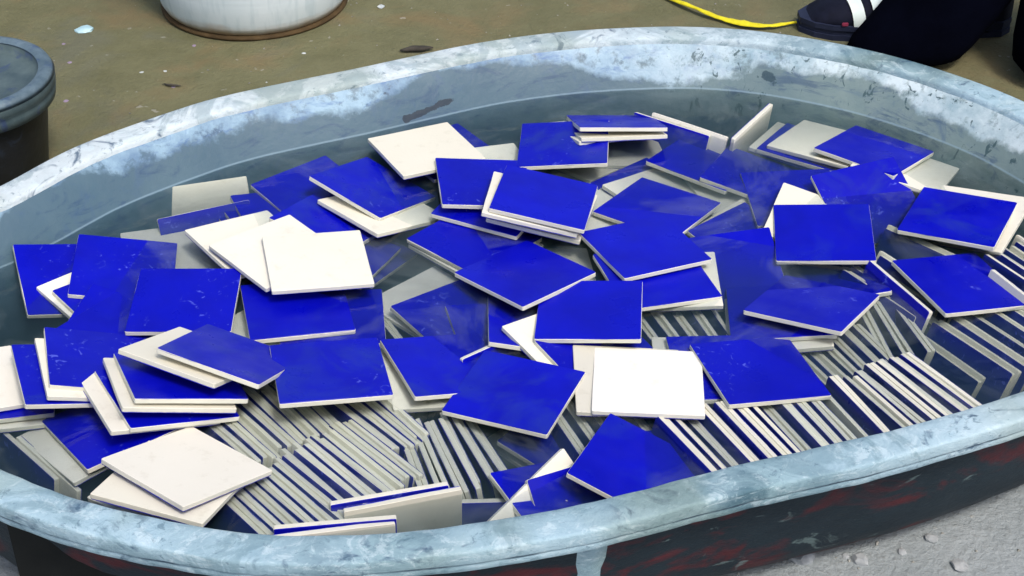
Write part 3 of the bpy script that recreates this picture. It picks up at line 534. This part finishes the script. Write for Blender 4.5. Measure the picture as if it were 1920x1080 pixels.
# ------------------------------------------------------------------ ceramic tiles
S, TH = .110, .0056
def plate(name, size, z0, z1, rc, bev, jit, seed):
    """rounded square plate between z0 (top) and z1, with softly broken edges"""
    rr = random.Random(seed); h = size / 2; pts = []
    for cx, cy, a0 in ((1, 1, 0), (-1, 1, 90), (-1, -1, 180), (1, -1, 270)):
        for k in range(4):
            a = R(a0 + k * 30); pts.append((cx * (h - rc) + rc * math.cos(a), cy * (h - rc) + rc * math.sin(a)))
        # two points along the next side with a little waviness
        nx = {(1, 1): (0, 1), (-1, 1): (-1, 0), (-1, -1): (0, -1), (1, -1): (1, 0)}[(cx, cy)]
        for t in (-.33, .33):
            u = -t * (h * 1.0)
            if nx[0] == 0: pts.append((nx[1] * -u * -1 * -1 if False else (-t * h * nx[1] * -1 if False else (h * .33 if (t < 0) == (nx[1] > 0) else -h * .33)), nx[1] * (h + rr.uniform(-jit, jit))))
            else: pts.append((nx[0] * (h + rr.uniform(-jit, jit)), (h * .33 if (t < 0) == (nx[0] < 0) else -h * .33)))
    def sc(k, z): return [(x * (1 - k / h), y * (1 - k / h), z) for x, y in pts]
    rings = [sc(bev, z0), sc(0, z0 - bev), sc(0, z1 + bev), sc(bev, z1)]
    me = grid_loft(name, rings, caps=True, smooth=False)
    bm = bmesh.new(); bm.from_mesh(me); bmesh.ops.recalc_face_normals(bm, faces=bm.faces[:]); bm.to_mesh(me); bm.free()
    return me
BODY = [plate('bisque_body', S, -.0007, -TH, .0016, .0004, .0003, k) for k in range(4)]
GLZ = [plate('glaze', S - .0005, 0, -.0009, .0017, .00025, .0002, 20 + k) for k in range(4)]
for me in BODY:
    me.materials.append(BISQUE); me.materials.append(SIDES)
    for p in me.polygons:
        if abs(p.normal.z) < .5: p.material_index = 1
for me in GLZ: me.materials.append(GLAZE)
used = [0]
def tile(loc, quat, label, group, tint=(1, 1, 1), flip=False, gap_shade=0.0):
    k = used[0]; used[0] += 1
    q = Quaternion(quat); loc = Vector(loc)
    if flip:
        loc = loc - (q @ Vector((0, 0, 1))) * TH; q = q @ Quaternion((1, 0, 0), math.pi)
    # small turn by quarter so edges of copies differ
    q = q @ Quaternion((0, 0, 1), math.pi / 2 * (k % 4))
    t = bpy.data.objects.new('ceramic_tile', None); t.empty_display_size = .02; C.objects.link(t)
    t.rotation_mode = 'QUATERNION'; t.location = loc; t.rotation_quaternion = q
    tag(t, label, 'tile', group)
    b = bpy.data.objects.new('bisque_body', BODY[k % 4]); C.objects.link(b); b.parent = t; b.color = (*tint, 1)
    g = bpy.data.objects.new('glaze', GLZ[(k // 2) % 4]); C.objects.link(g); g.parent = t; g.color = (gap_shade, gap_shade, gap_shade, 1)
    return t
LOOSE = []
for ty, loc, quat, lab in TILES:
    LOOSE.append((Vector(loc), Quaternion(quat)))
    tint = (1.10, 1.10, 1.17) if 'brightest white tile lying' in lab else (.80, .80, .80) if 'greyer white tile' in lab else (1, 1, 1)
    if ty == 'W' and tint[0] == 1:
        k = rnd.uniform(.94, 1.04); tint = (k, k, k * rnd.uniform(.97, 1.03))
    tile(loc, quat, lab, 'loose tiles scattered over the pile in the tub', tint, ty == 'W')
ORD = ['first', 'second', 'third', 'fourth', 'fifth', 'sixth', 'seventh', 'eighth', 'ninth', 'tenth', 'eleventh', 'twelfth', 'thirteenth', 'fourteenth', 'fifteenth', 'sixteenth',
       'seventeenth', 'eighteenth', 'nineteenth', 'twentieth', 'twenty-first', 'twenty-second', 'twenty-third', 'twenty-fourth', 'twenty-fifth', 'twenty-sixth', 'twenty-seventh', 'twenty-eighth']
def edge_pose(A, B, z, lean, side):
    """pose of a tile whose top edge runs A to B at height z; lean tips it; side = +1 glaze to the far right of the edge"""
    d = (B - A).normalized(); d3 = Vector((d.x, d.y, 0)); n = Vector((-d.y, d.x, 0))        # n points to the far side (right)
    l = R(lean); down = Vector((0, 0, -1)) * math.cos(l) + n * math.sin(l) * -1
    nn = n * math.cos(l) + Vector((0, 0, -1)) * math.sin(l)                      # in-plane normal
    nn = (n - down * n.dot(down)).normalized()
    mid = A + d * (S / 2); mid3 = Vector((mid.x, mid.y, z)) + down * (S / 2)
    zax = nn * side; xax = d3; yax = zax.cross(xax)
    M = Matrix((xax, yax, zax)).transposed()
    return mid3 + zax * (TH / 2), M.to_quaternion()
def wall_gap(x, y, z):
    p = Vector((x, y)); i = min(range(0, 360), key=lambda k: (LOOP[k] - p).length_squared)
    g = (p - LOOP[i]).dot(NRM[i]); far = ((-.115, .133), (-.08, .112), (0, .072), (.045, .048)); nr = ((-.113, .084), (-.102, .067), (-.09, .057), (-.08, .054), (0, .041), (.045, .039))
    def itp(T):
        if z <= T[0][0]: return T[0][1]
        for a, b_ in zip(T, T[1:]):
            if z <= b_[0]: return a[1] + (b_[1] - a[1]) * (z - a[0]) / (b_[0] - a[0])
        return T[-1][1]
    t = min(1, max(0, (1.62 - LOOP[i].y) / .35)); t = t * t * (3 - 2 * t)
    return g - (itp(far) * (1 - t) + itp(nr) * t)
def under_loose(loc, q, d):
    # lower a standing tile until its top edge passes beneath every tile lying over it
    drop = 0
    for k in range(9):
        p = loc + d * (k / 8 - .5) * S; zt = max((loc + q @ Vector((sx_ * S, sy_ * S, 0))).z for sx_ in (-.5, .5) for sy_ in (-.5, .5))
        for L, Q in LOOSE:
            n = Q @ Vector((0, 0, 1))
            if n.z < .7: continue
            zz = L.z - ((p.x - L.x) * n.x + (p.y - L.y) * n.y) / n.z; l = Q.inverted() @ (Vector((p.x, p.y, zz)) - L)
            if abs(l.x) < S / 2 + .001 and abs(l.y) < S / 2 + .001: need = zt - (zz - TH - .0015); drop = max(drop, need) if need < .011 else drop
    return loc - Vector((0, 0, min(drop, .045)))
def slide_in(loc, q, d):
    # slide a standing tile along its own edge until all its corners are inside the basin wall
    for _ in range(22):
        bad = 0
        for sx_ in (-.5, .5):
            for sy_ in (-.5, .5):
                c = loc + q @ Vector((sx_ * S, sy_ * S, 0))
                if wall_gap(c.x, c.y, c.z) < 0: bad += 1 if (c - loc).dot(d) > 0 else -1
        if bad == 0: return loc
        loc = loc - d * .0015 * (1 if bad > 0 else -1)
    return loc
for crd, z, lean, pitch, tail in ROWS:
    A0, B0, A1, B1 = (Vector(crd[i:i + 2]) for i in (0, 2, 4, 6))
    d = ((B0 - A0).normalized() + (B1 - A1).normalized()).normalized(); n = Vector((-d.y, d.x))
    span = abs(((A1 + B1 - A0 - B0) / 2).dot(n)); pairs = max(1, int(span / pitch) + 1); num = pairs * 2
    i = 0
    for p in range(pairs):
        t = p / max(1, pairs - 1) if pairs > 1 else .5
        A = A0.lerp(A1, t); B = B0.lerp(B1, t)
        M_ = (A + B) / 2; dd = (B - A).normalized(); A = M_ - dd * (S / 2)
        nn = Vector((-dd.y, dd.x)); jl = rnd.uniform(-3.2, 3.2)
        for s in (-1, 1):
            off = nn * s * (TH / 2 + .0001) + dd * rnd.uniform(-.007, .007)
            yaw = rnd.uniform(-.018, .018); e = Vector((dd.x - dd.y * yaw, dd.y + dd.x * yaw)).normalized()
            loc, q = edge_pose(A + off, A + off + e * S, z + rnd.uniform(-.0035, .0015), lean + jl, s)
            dd3 = Vector((dd.x, dd.y, 0)); loc = slide_in(loc, q, dd3); loc = under_loose(loc, q, dd3)
            if min(wall_gap(c.x, c.y, c.z) for c in (loc + q @ Vector((a_ * S, b_ * S, 0)) for a_ in (-.5, .5) for b_ in (-.5, .5))) < -.014: i += 1; continue
            k = rnd.uniform(.92, 1.06)
            tile(loc, q, '%s cream tile edge from left %s' % (ORD[i], tail), 'tiles packed standing on edge in rows', (k, k, k * rnd.uniform(.94, .99)), gap_shade=rnd.uniform(.45, .85))
            i += 1
for crd, z, lean, side, lab in SINGLES:
    A, B = Vector(crd[:2]), Vector(crd[2:]); M_ = (A + B) / 2; dd = (B - A).normalized(); A = M_ - dd * S / 2
    loc, q = edge_pose(A, A + dd * S, z, lean, side)
    tile(loc, q, lab, 'tiles packed standing on edge in rows')

# ------------------------------------------------------------------ white bucket
WHITE = mat_simple('white_plastic', (.55, .66, .70), (.80, .86, .88), 14, .45, .4, .15)
def m_bucket():
    m = NT('scuffed_white_bucket'); v = m.coord('Object'); st = m.coord('Object', (6, 6, 1))
    base = m.mix(m.noise(v, 9, 5), (.56, .68, .72), (.80, .87, .90))
    base = m.mix(m.math('MULTIPLY', m.ramp(m.noise(m.coord('Object', (26, 26, 2.5)), 3, 3, .5), [(.46, 0.), (.62, 1.)]), .35), base, (.42, .55, .60))
    sx = m.n('ShaderNodeSeparateXYZ'); m.l(v, sx.inputs[0])
    k = m.math('ADD', sx.outputs['Z'], m.math('MULTIPLY', m.math('SUBTRACT', m.noise(v, 16, 4), .5), .03))
    base = m.mix(m.math('MULTIPLY', m.ramp(m.math('MULTIPLY', k, 20.), [(.15, 1.), (.55, 0.)]), .8), base, (.30, .17, .04))
    m.bump(m.noise(m.coord('Object', (1, 1, 60)), 3, 3), .15, .002)
    return m.col(base, .5, .35)
def lathe(name, prof, n, mat, parent=None, cx=0, cy=0, wob=0):
    rings = []
    for r_, z in prof:
        rings.append([(cx + r_ * math.cos(2 * math.pi * j / n), cy + r_ * math.sin(2 * math.pi * j / n), z) for j in range(n)])
    me = grid_loft(name, rings); return mobj(name, me, mat, parent)
bx, by, br = -.425, 2.445, .152
bk = empty('bucket', (bx, by, GZ)); tag(bk, 'big white plastic bucket with brown stained base standing behind the tub', 'bucket')
lathe('bucket_wall', [(0, .003), (br - .016, .003), (br - .004, .008), (br + .002, .02), (br + .008, .06), (br + .02, .20), (br + .028, .31), (br + .022, .31), (br + .013, .20), (br - .002, .03), (0, .02)], 72, m_bucket(), bk)
RUST = mat_simple('rusty_scum', (.035, .022, .010), (.10, .065, .028), 30, .8, .2, .4)
lathe('base_ring', [(br - .015, .001), (br + .001, .001), (br + .002, .003), (br, .006), (br - .006, .007)], 72, RUST, bk)
lathe('bucket_lip', [(br + .022, .305), (br + .036, .303), (br + .038, .315), (br + .030, .322), (br + .020, .318)], 72, WHITE, bk)

# ------------------------------------------------------------------ grey pail with lid at the left edge
def m_pail(name, a, b, c):
    m = NT(name); v = m.coord('Object'); base = m.mix(m.ramp(m.noise(v, 13, 5, .65), [(.35, 0.), (.65, 1.)]), a, b)
    base = m.mix(m.math('MULTIPLY', m.ramp(m.noise(v, 32, 5, .6, 1.), [(.55, 0.), (.66, 1.)]), .7), base, c)
    m.bump(m.noise(v, 70, 4), .3, .002); return m.col(base, .5, .4)
px_, py_, pz = -.722, 1.885, .02
pail = empty('lidded_pail', (px_, py_, GZ)); tag(pail, 'dark pail with a dirty grey lid cut by the left frame edge', 'pail')
H = pz - GZ; pr = .112
lathe('pail_body', [(0, 0), (pr - .03, 0), (pr - .026, .004), (pr - .012, H - .05), (pr - .008, H - .03), (pr - .006, H - .012), (0, H - .012)], 64, m_pail('black_pail', (.003, .004, .006), (.012, .014, .02), (.02, .03, .05)), pail)
lathe('lid', [(0, H - .010), (pr - .022, H - .009), (pr - .017, H - .006), (pr - .015, H + .001), (pr - .008, H + .004), (pr + .001, H + .002), (pr + .004, H - .004), (pr + .004, H - .014), (pr + .001, H - .018), (pr + .003, H - .022), (pr + .001, H - .034), (pr - .006, H - .036)], 64,
      m_pail('dirty_grey_lid', (.035, .06, .07), (.10, .14, .14), (.03, .05, .13)), pail)
lathe('lid_ring', [(pr - .016, H + .003), (pr - .008, H + .0065), (pr + .001, H + .004), (pr + .0045, H - .003), (pr + .0035, H - .002), (pr, H + .0025), (pr - .008, H + .0045), (pr - .015, H + .001)], 64, m_pail('scuffed_lid_edge', (.05, .085, .11), (.15, .21, .25), (.03, .06, .14)), pail)
# second dark bucket, only its foot at the very corner
dk = empty('dark_bucket', (-1.03, 2.53, GZ)); tag(dk, 'dark bucket barely visible in the top left corner', 'bucket')
lathe('dark_bucket_wall', [(0, .002), (.105, .002), (.112, .01), (.135, .28), (.130, .28), (.105, .02), (0, .012)], 48, m_pail('dark_plastic', (.004, .005, .008), (.012, .014, .02), (.02, .02, .03)), dk)

# ------------------------------------------------------------------ black block under the left end of the rim
def box_mesh(name, sx, sy, sz, bev=.003, seed=0, jit=0):
    bm = bmesh.new(); bmesh.ops.create_cube(bm, size=1)
    for v in bm.verts: v.co = Vector((v.co.x * sx, v.co.y * sy, (v.co.z + .5) * sz))
    bmesh.ops.bevel(bm, geom=bm.edges[:], offset=bev, segments=2, affect='EDGES')
    me = bpy.data.meshes.new(name); bm.to_mesh(me); bm.free(); return me
BLACK = mat_simple('sooty_black', (.004, .005, .005), (.012, .013, .012), 12, .8, .2, .3)
bl = mobj('support_block', box_mesh('support_block', .15, .03, .150, .003), BLACK); bl.location = (-.383, 1.050, GZ + .001); bl.rotation_euler = (0, 0, R(-20))
tag(bl, 'black block standing under the near left end of the tub', 'block')

# ------------------------------------------------------------------ yellow strap
YEL = mat_simple('yellow_webbing', (.55, .47, .005), (.80, .70, .02), 60, .6, .3, .3)
def ribbon(name, pts, widths, th, mat, label, cat):
    rings = []
    n = len(pts)
    P = [Vector(p) for p in pts]
    sub = []
    for i in range(n - 1):
        p0, p1, p2, p3 = P[max(i - 1, 0)], P[i], P[i + 1], P[min(i + 2, n - 1)]
        for s in range(6):
            t = s / 6; sub.append((.5 * ((2 * p1) + (p2 - p0) * t + (2 * p0 - 5 * p1 + 4 * p2 - p3) * t * t + (3 * p1 - p0 - 3 * p2 + p3) * t ** 3), widths[i] * (1 - t) + widths[i + 1] * t))
    sub.append((P[-1], widths[-1]))
    for i, (p, w_) in enumerate(sub):
        d = (sub[min(i + 1, len(sub) - 1)][0] - sub[max(i - 1, 0)][0]).normalized(); sd_ = Vector((-d.y, d.x, 0)).normalized()
        tw = .5 * noise.noise(Vector((i * .35, 0, 0))); up = Vector((0, 0, 1)); a = sd_ * math.cos(tw) + up * math.sin(tw); b = up * math.cos(tw) - sd_ * math.sin(tw)
        c = p + up * abs(math.sin(tw)) * w_ / 2
        rings.append([tuple(c + a * w_ / 2 * x + b * th * y) for x, y in ((-1, 0), (-.7, .5), (0, .8), (.7, .5), (1, 0), (.7, -.4), (0, -.5), (-.7, -.4))])
    me = grid_loft(name, rings, caps=True); o = mobj(name, me, mat); tag(o, label, cat)
g_ = GZ + .006
ribbon('strap', [(.20, 2.54, g_), (.256, 2.446, g_), (.296, 2.395, g_ + .004), (.335, 2.365, g_), (.37, 2.345, g_), (.41, 2.335, g_), (.45, 2.347, g_), (.48, 2.357, g_), (.53, 2.37, g_)],
       [.008, .012, .009, .013, .020, .010, .006, .008, .007], .003, YEL, 'yellow strap lying on the ground between tub and shoe', 'strap')

# ------------------------------------------------------------------ person: only lower legs and shoes are in view
CLOTH = mat_simple('black_trouser_cloth', (.0006, .0008, .0025), (.0015, .002, .006), 9, 1., .02, .5, .004)
SHOE = mat_simple('navy_black_mesh', (.002, .003, .010), (.006, .008, .022), 60, .8, .2, .4, .001)
SOLE = mat_simple('dark_rubber', (.006, .009, .028), (.018, .025, .055), 18, .6, .3, .2)
STRIPE = mat_simple('white_stripe', (.62, .74, .70), (.78, .86, .83), 30, .6, .3, .1)
PINK = mat_simple('pink_tab', (.20, .02, .06), (.30, .05, .09), 30, .6, .3, 0)
per = empty('person', (.66, 2.34, GZ)); tag(per, 'person in wide black trousers and black striped shoes standing behind the tub', 'person')
def sec(cx, cy, z, rx, ry, n=28, f=0, seed=0):
    o = []
    for j in range(n):
        a = 2 * math.pi * j / n; k = 1 + f * noise.noise(Vector((math.cos(a) * 1.6, math.sin(a) * 1.6, z * 7 + seed)))
        o.append((cx + rx * k * math.cos(a), cy + ry * k * math.sin(a), z))
    return o
# trousers are one continuous surface: right leg up, pelvis, left leg down
def leg_rings(pts, seed): return [sec(x, y, z, rx, ry, 28, .13, seed) for x, y, z, rx, ry in pts]
legA = [(-.058, -.115, .006, .092, .055), (-.050, -.11, .03, .097, .062), (.005, -.08, .08, .090, .072), (.055, -.05, .15, .098, .078), (.07, -.02, .30, .095, .085), (-.01, .0, .45, .09, .088), (.01, .02, .62, .095, .095), (.03, .03, .78, .10, .10)]
legB = [(.185, -.175, .006, .098, .07), (.19, -.17, .05, .105, .08), (.205, -.14, .16, .10, .085), (.20, -.09, .34, .095, .088), (.18, -.04, .52, .095, .09), (.17, .01, .66, .098, .095), (.16, .03, .78, .10, .10)]
rA, rB = leg_rings(legA, 1), leg_rings(legB, 5)
vv = []; ff = []
def addr(rs):
    b0 = len(vv); n = 28
    for r in rs: vv.extend(r)
    for i in range(len(rs) - 1):
        for j in range(n): ff.append((b0 + i * n + j, b0 + i * n + (j + 1) % n, b0 + (i + 1) * n + (j + 1) % n, b0 + (i + 1) * n + j))
    return b0 + (len(rs) - 1) * n, b0
ta, ba = addr(rA); tb, bb = addr(rB)
hip = sec(.095, .03, .86, .185, .12, 56, .03, 2); waist = sec(.095, .04, .98, .165, .11, 56, .03, 2)
hb = len(vv); vv.extend(hip); wb = len(vv); vv.extend(waist)
for j in range(56): ff.append((hb + j, hb + (j + 1) % 56, wb + (j + 1) % 56, wb + j))
# stitch: outer halves of the leg tops to the hip ring, inner halves to each other (crotch)
A_out = [ta + (j % 28) for j in range(7, 22)]; B_out = [tb + (j % 28) for j in range(-7, 8)]
def zip_(lo, up):
    i = j = 0
    while i < len(lo) - 1 or j < len(up) - 1:
        if j == len(up) - 1 or (i < len(lo) - 1 and (i + 1) / (len(lo) - 1) <= (j + 1) / (len(up) - 1)): ff.append((lo[i], lo[i + 1], up[j])); i += 1
        else: ff.append((lo[i], up[j + 1], up[j])); j += 1
zip_(A_out, [hb + j for j in range(14, 43)]); zip_(B_out, [hb + (j % 56) for j in range(-14, 15)])
A_in = [ta + (j % 28) for j in range(7, -8, -1)]; B_in = [tb + (j % 28) for j in range(7, 22)]
for i in range(len(A_in) - 1): ff.append((A_in[i], A_in[i + 1], B_in[i + 1], B_in[i]))
ff.append((A_in[0], B_in[0], hb + 14)); ff.append((A_in[-1], hb + 42, B_in[-1]))
ff.append(tuple(range(ba, ba + 28))[::-1]); ff.append(tuple(range(bb, bb + 28))[::-1]); ff.append(tuple(range(wb, wb + 56)))
tm = pyd('trousers', vv, ff); bm = bmesh.new(); bm.from_mesh(tm); bmesh.ops.recalc_face_normals(bm, faces=bm.faces[:]); bm.to_mesh(tm); bm.free()
tro = mobj('trousers', tm, CLOTH, per); sm = tro.modifiers.new('sub', 'SUBSURF'); sm.levels = sm.render_levels = 1
def shoe(ox, oy, rz, length=.33):
    root = empty('shoe', (ox, oy, 0), (0, 0, R(rz))); root.parent = per
    # x along the foot: 0 = toe, length = heel
    st = [(0.0, .012, .012, .018), (.012, .030, .034, .030), (.04, .043, .050, .0), (.09, .050, .062, 0), (.15, .046, .085, 0), (.21, .042, .108, 0), (.27, .042, .112, 0), (.31, .038, .108, 0), (.328, .022, .085, 0)]
    rings = []
    for x, hw, ht, _ in st:
        r = []
        for j in range(20):
            a = 2 * math.pi * j / 20; c, s_ = math.cos(a), math.sin(a)
            y = hw * (abs(c) ** .75) * (1 if c > 0 else -1); z = .022 + (ht - .022) * max(0, s_) ** .8 - .006 * max(0, -s_)
            r.append((x * length / .33, y, z))
        rings.append(r)
    up = mobj('upper', grid_loft('upper', rings, caps=True), SHOE, root)
    for zz, h2, gr in ((.0, .009, .004), (.0095, .007, .001), (.017, .008, .0035)):
        pr_ = []
        for x, hw, ht, _ in st: pr_.append((x, hw))
        loop = [(x * length / .33, hw + gr) for x, hw in pr_] + [(x * length / .33, -hw - gr) for x, hw in reversed(pr_)]
        loop[0] = (-.004 - gr, .012); loop[-1] = (-.004 - gr, -.012)
        n = len(loop); v2 = [(x, y, zz) for x, y in loop] + [(x, y, zz + h2) for x, y in loop]
        f2 = [(i, (i + 1) % n, n + (i + 1) % n, n + i) for i in range(n)] + [tuple(range(n))[::-1], tuple(range(n, 2 * n))]
        mobj('sole', pyd('sole', v2, f2, False), SOLE, root)
    for x0 in (.070, .102):
        rg = []
        for k in range(11):
            a = R(-15 + 95 * k / 10)
            row = []
            for u in (-1, 1):
                xx = x0 + u * .0095 + .012 * (1 - k / 10)
                # interpolate section
                for q in range(len(st) - 1):
                    if st[q][0] <= xx <= st[q + 1][0]:
                        t = (xx - st[q][0]) / (st[q + 1][0] - st[q][0]); hw = st[q][1] * (1 - t) + st[q + 1][1] * t; ht = st[q][2] * (1 - t) + st[q + 1][2] * t
                c, s_ = math.cos(a), math.sin(a)
                y = -(hw + .003) * (abs(c) ** .75); z = .022 + (ht - .022 + .003) * max(0, s_) ** .8 - .006 * max(0, -s_)
                row.append((xx, y, z))
            rg.append(row)
        mobj('stripe', grid_loft('stripe', rg, closed=False), STRIPE, root)
    return root
s1 = shoe(-.195, .0, 2)
tb_ = mobj('pink_tab', box_mesh('pink_tab', .010, .003, .006, .001), PINK, s1); tb_.location = (.056, -.049, .026)
s2 = shoe(.50, -.175, 180)

# ------------------------------------------------------------------ debris
CHIP = mat_simple('pale_chip', (.35, .40, .42), (.60, .62, .60), 40, .7, .3, .3)
PINKCHIP = mat_simple('pinkish_chip', (.22, .17, .25), (.34, .27, .36), 40, .7, .3, .3)
STONE = mat_simple('grey_stone', (.22, .24, .25), (.46, .47, .47), 30, .85, .2, .5)
def rock(name, x, y, r_, mat, label, flat=.6, seed=0, cat='stone', group=None, zoff=.25):
    bm = bmesh.new(); bmesh.ops.create_icosphere(bm, subdivisions=2, radius=1)
    for v in bm.verts:
        k = 1 + .32 * noise.noise(v.co * 1.5 + Vector((seed * 3.1, 0, 0))) + .12 * noise.noise(v.co * 4 + Vector((seed, 0, 0)))
        v.co = Vector((v.co.x * k * r_ * 1.15, v.co.y * k * r_, v.co.z * k * r_ * flat))
    me = bpy.data.meshes.new(name); bm.to_mesh(me); bm.free()
    o = mobj(name, me, mat); o.location = (x, y, GZ + r_ * flat * zoff); o.rotation_euler = (0, 0, seed * 1.3)
    tag(o, label, cat, group); return o
import sys
def gp(px, py):
    """ground point seen at a pixel of the 1920-wide photograph"""
    x = (px - 960) / 3000; y = -(py - 540) / 3000; c, s_ = math.cos(R(35)), math.sin(R(35))
    d = Vector((x, c + y * s_, -s_ + y * c)); t = (GZ - 1) / d.z; return d.x * t, d.y * t
rock('stone', *gp(1502, 1043), .0145, mat_simple('dark_grey_stone', (.11, .125, .14), (.36, .38, .40), 30, .85, .2, .5), 'biggest grey stone on the pale ground in front of the tub', .8, 1)
rock('stone', *gp(1612, 1052), .008, STONE, 'small grey stone right of the biggest one', .7, 2)
rock('stone', *gp(1585, 1044), .004, STONE, 'tiny stone between the biggest one and the small one', .7, 3)
rock('stone', *gp(1745, 1010), .006, STONE, 'grey stone on the pale ground nearest the right frame edge', .6, 7)
rock('stone', *gp(1800, 1062), .0075, STONE, 'grey stone lowest at the right corner of the ground', .6, 9)
rock('stone', *gp(1690, 1035), .0045, STONE, 'tiny stone between the small one and the right corner', .6, 11)
rock('stone', *gp(1360, 1062), .004, STONE, 'tiny stone close below the maroon tub side', .7, 4)
o = rock('pale_disc', *gp(158, 57), .013, mat_simple('pale_blue_lump', (.30, .50, .56), (.5, .68, .72), 40, .6, .3, .2), 'flat pale blue round lump on the ground left of the white bucket', .3, 5, 'lump')
for px, py, r_, mm, lab in ((120, 84, .006, PINKCHIP, 'upper lilac chip below the pale blue lump'), (121, 97, .005, PINKCHIP, 'second lilac chip below the pale blue lump'), (131, 118, .005, PINKCHIP, 'third lilac chip, right of the dark pail'),
        (266, 137, .0055, CHIP, 'white chip, left of two between bucket and tub'), (309, 135, .0062, CHIP, 'white chip, right of two between bucket and tub'), (282, 162, .005, PINKCHIP, 'reddish chip below the two white chips'),
        (326, 164, .006, PINKCHIP, 'lilac chip beside a dark splinter near the rim'), (500, 156, .0045, CHIP, 'white chip touching the rear rim from behind'), (187, 203, .004, CHIP, 'pale chip low on the ground by the left rim'),
        (570, 100, .004, CHIP, 'pale chip right below the white bucket'), (557, 125, .004, CHIP, 'pale chip between bucket base and rear rim'), (714, 13, .008, CHIP, 'pale chip at the top edge right of the bucket'),
        (1247, 18, .004, CHIP, 'tiny white chip beside the yellow strap'), (216, 181, .004, PINKCHIP, 'dull chip in the shaded ground by the pail'), (124, 190, .005, PINKCHIP, 'mauve chip right under the pail lid'),
        (199, 102, .004, CHIP, 'pale chip midway between pail and bucket'), (364, 86, .004, PINKCHIP, 'lilac chip just left of the bucket base')):
    rock('chip', *gp(px, py), r_ * .75, mm, lab, .35, px, 'chip', 'small chips scattered on the concrete ground')
DARK = mat_simple('dark_bark', (.03, .028, .024), (.07, .062, .05), 40, .8, .2, .3)
def sliver(px0, py0, px1, py1, w_, label):
    a, b = Vector((*gp(px0, py0), GZ + .004)), Vector((*gp(px1, py1), GZ + .004)); d = (b - a); s_ = Vector((-d.y, d.x, 0)).normalized(); rg = []
    for k in range(9):
        t = k / 8; ww = w_ * math.sin(math.pi * (.08 + .84 * t)); c = a + d * t + s_ * .004 * noise.noise(Vector((t * 4, px0, 0)))
        rg.append([tuple(c + s_ * ww * x + Vector((0, 0, ww * z))) for x, z in ((-1, 0), (-.5, .6), (.5, .7), (1, 0), (0, -.4))])
    o = mobj('splinter', grid_loft('splinter', rg, caps=True), DARK); tag(o, label, 'splinter')
sliver(750, 99, 812, 94, .007, 'dark splinter lying behind the rear rim of the tub')
sliver(304, 163, 340, 165, .0025, 'thin dark splinter on the ground behind the left rim')
# gravel and grit on the pale near ground
def grit():
    rr = random.Random(3); v = []; f = []
    for _ in range(1500):
        if rr.random() < .72: x, y = rr.uniform(-.75, .95), rr.uniform(.85, 1.5)
        else: x, y = rr.uniform(-1.1, 1.0), rr.uniform(1.5, 2.7)
        s_ = rr.uniform(.0006, .0026) * (1 if y < 1.5 else .9); b0 = len(v)
        z = GZ + .004 * noise.noise(Vector((x * 3, y * 3, 0))) + s_ * .2
        for dx, dy, dz in ((1, 0, 0), (-.5, .8, 0), (-.6, -.7, 0), (0, 0, .9), (.2, .1, -.5)):
            v.append((x + s_ * (dx + rr.uniform(-.3, .3)), y + s_ * (dy + rr.uniform(-.3, .3)), z + s_ * dz))
        f += [(b0, b0 + 1, b0 + 3), (b0 + 1, b0 + 2, b0 + 3), (b0 + 2, b0, b0 + 3), (b0, b0 + 4, b0 + 1), (b0 + 1, b0 + 4, b0 + 2), (b0 + 2, b0 + 4, b0)]
    o = mobj('gravel', pyd('gravel', v, f, False), mat_simple('grit', (.14, .14, .12), (.40, .39, .35), 50, .9, .2, 0)); tag(o, kind='stuff', label='fine grit scattered over the concrete around the tub', cat='gravel')
grit()
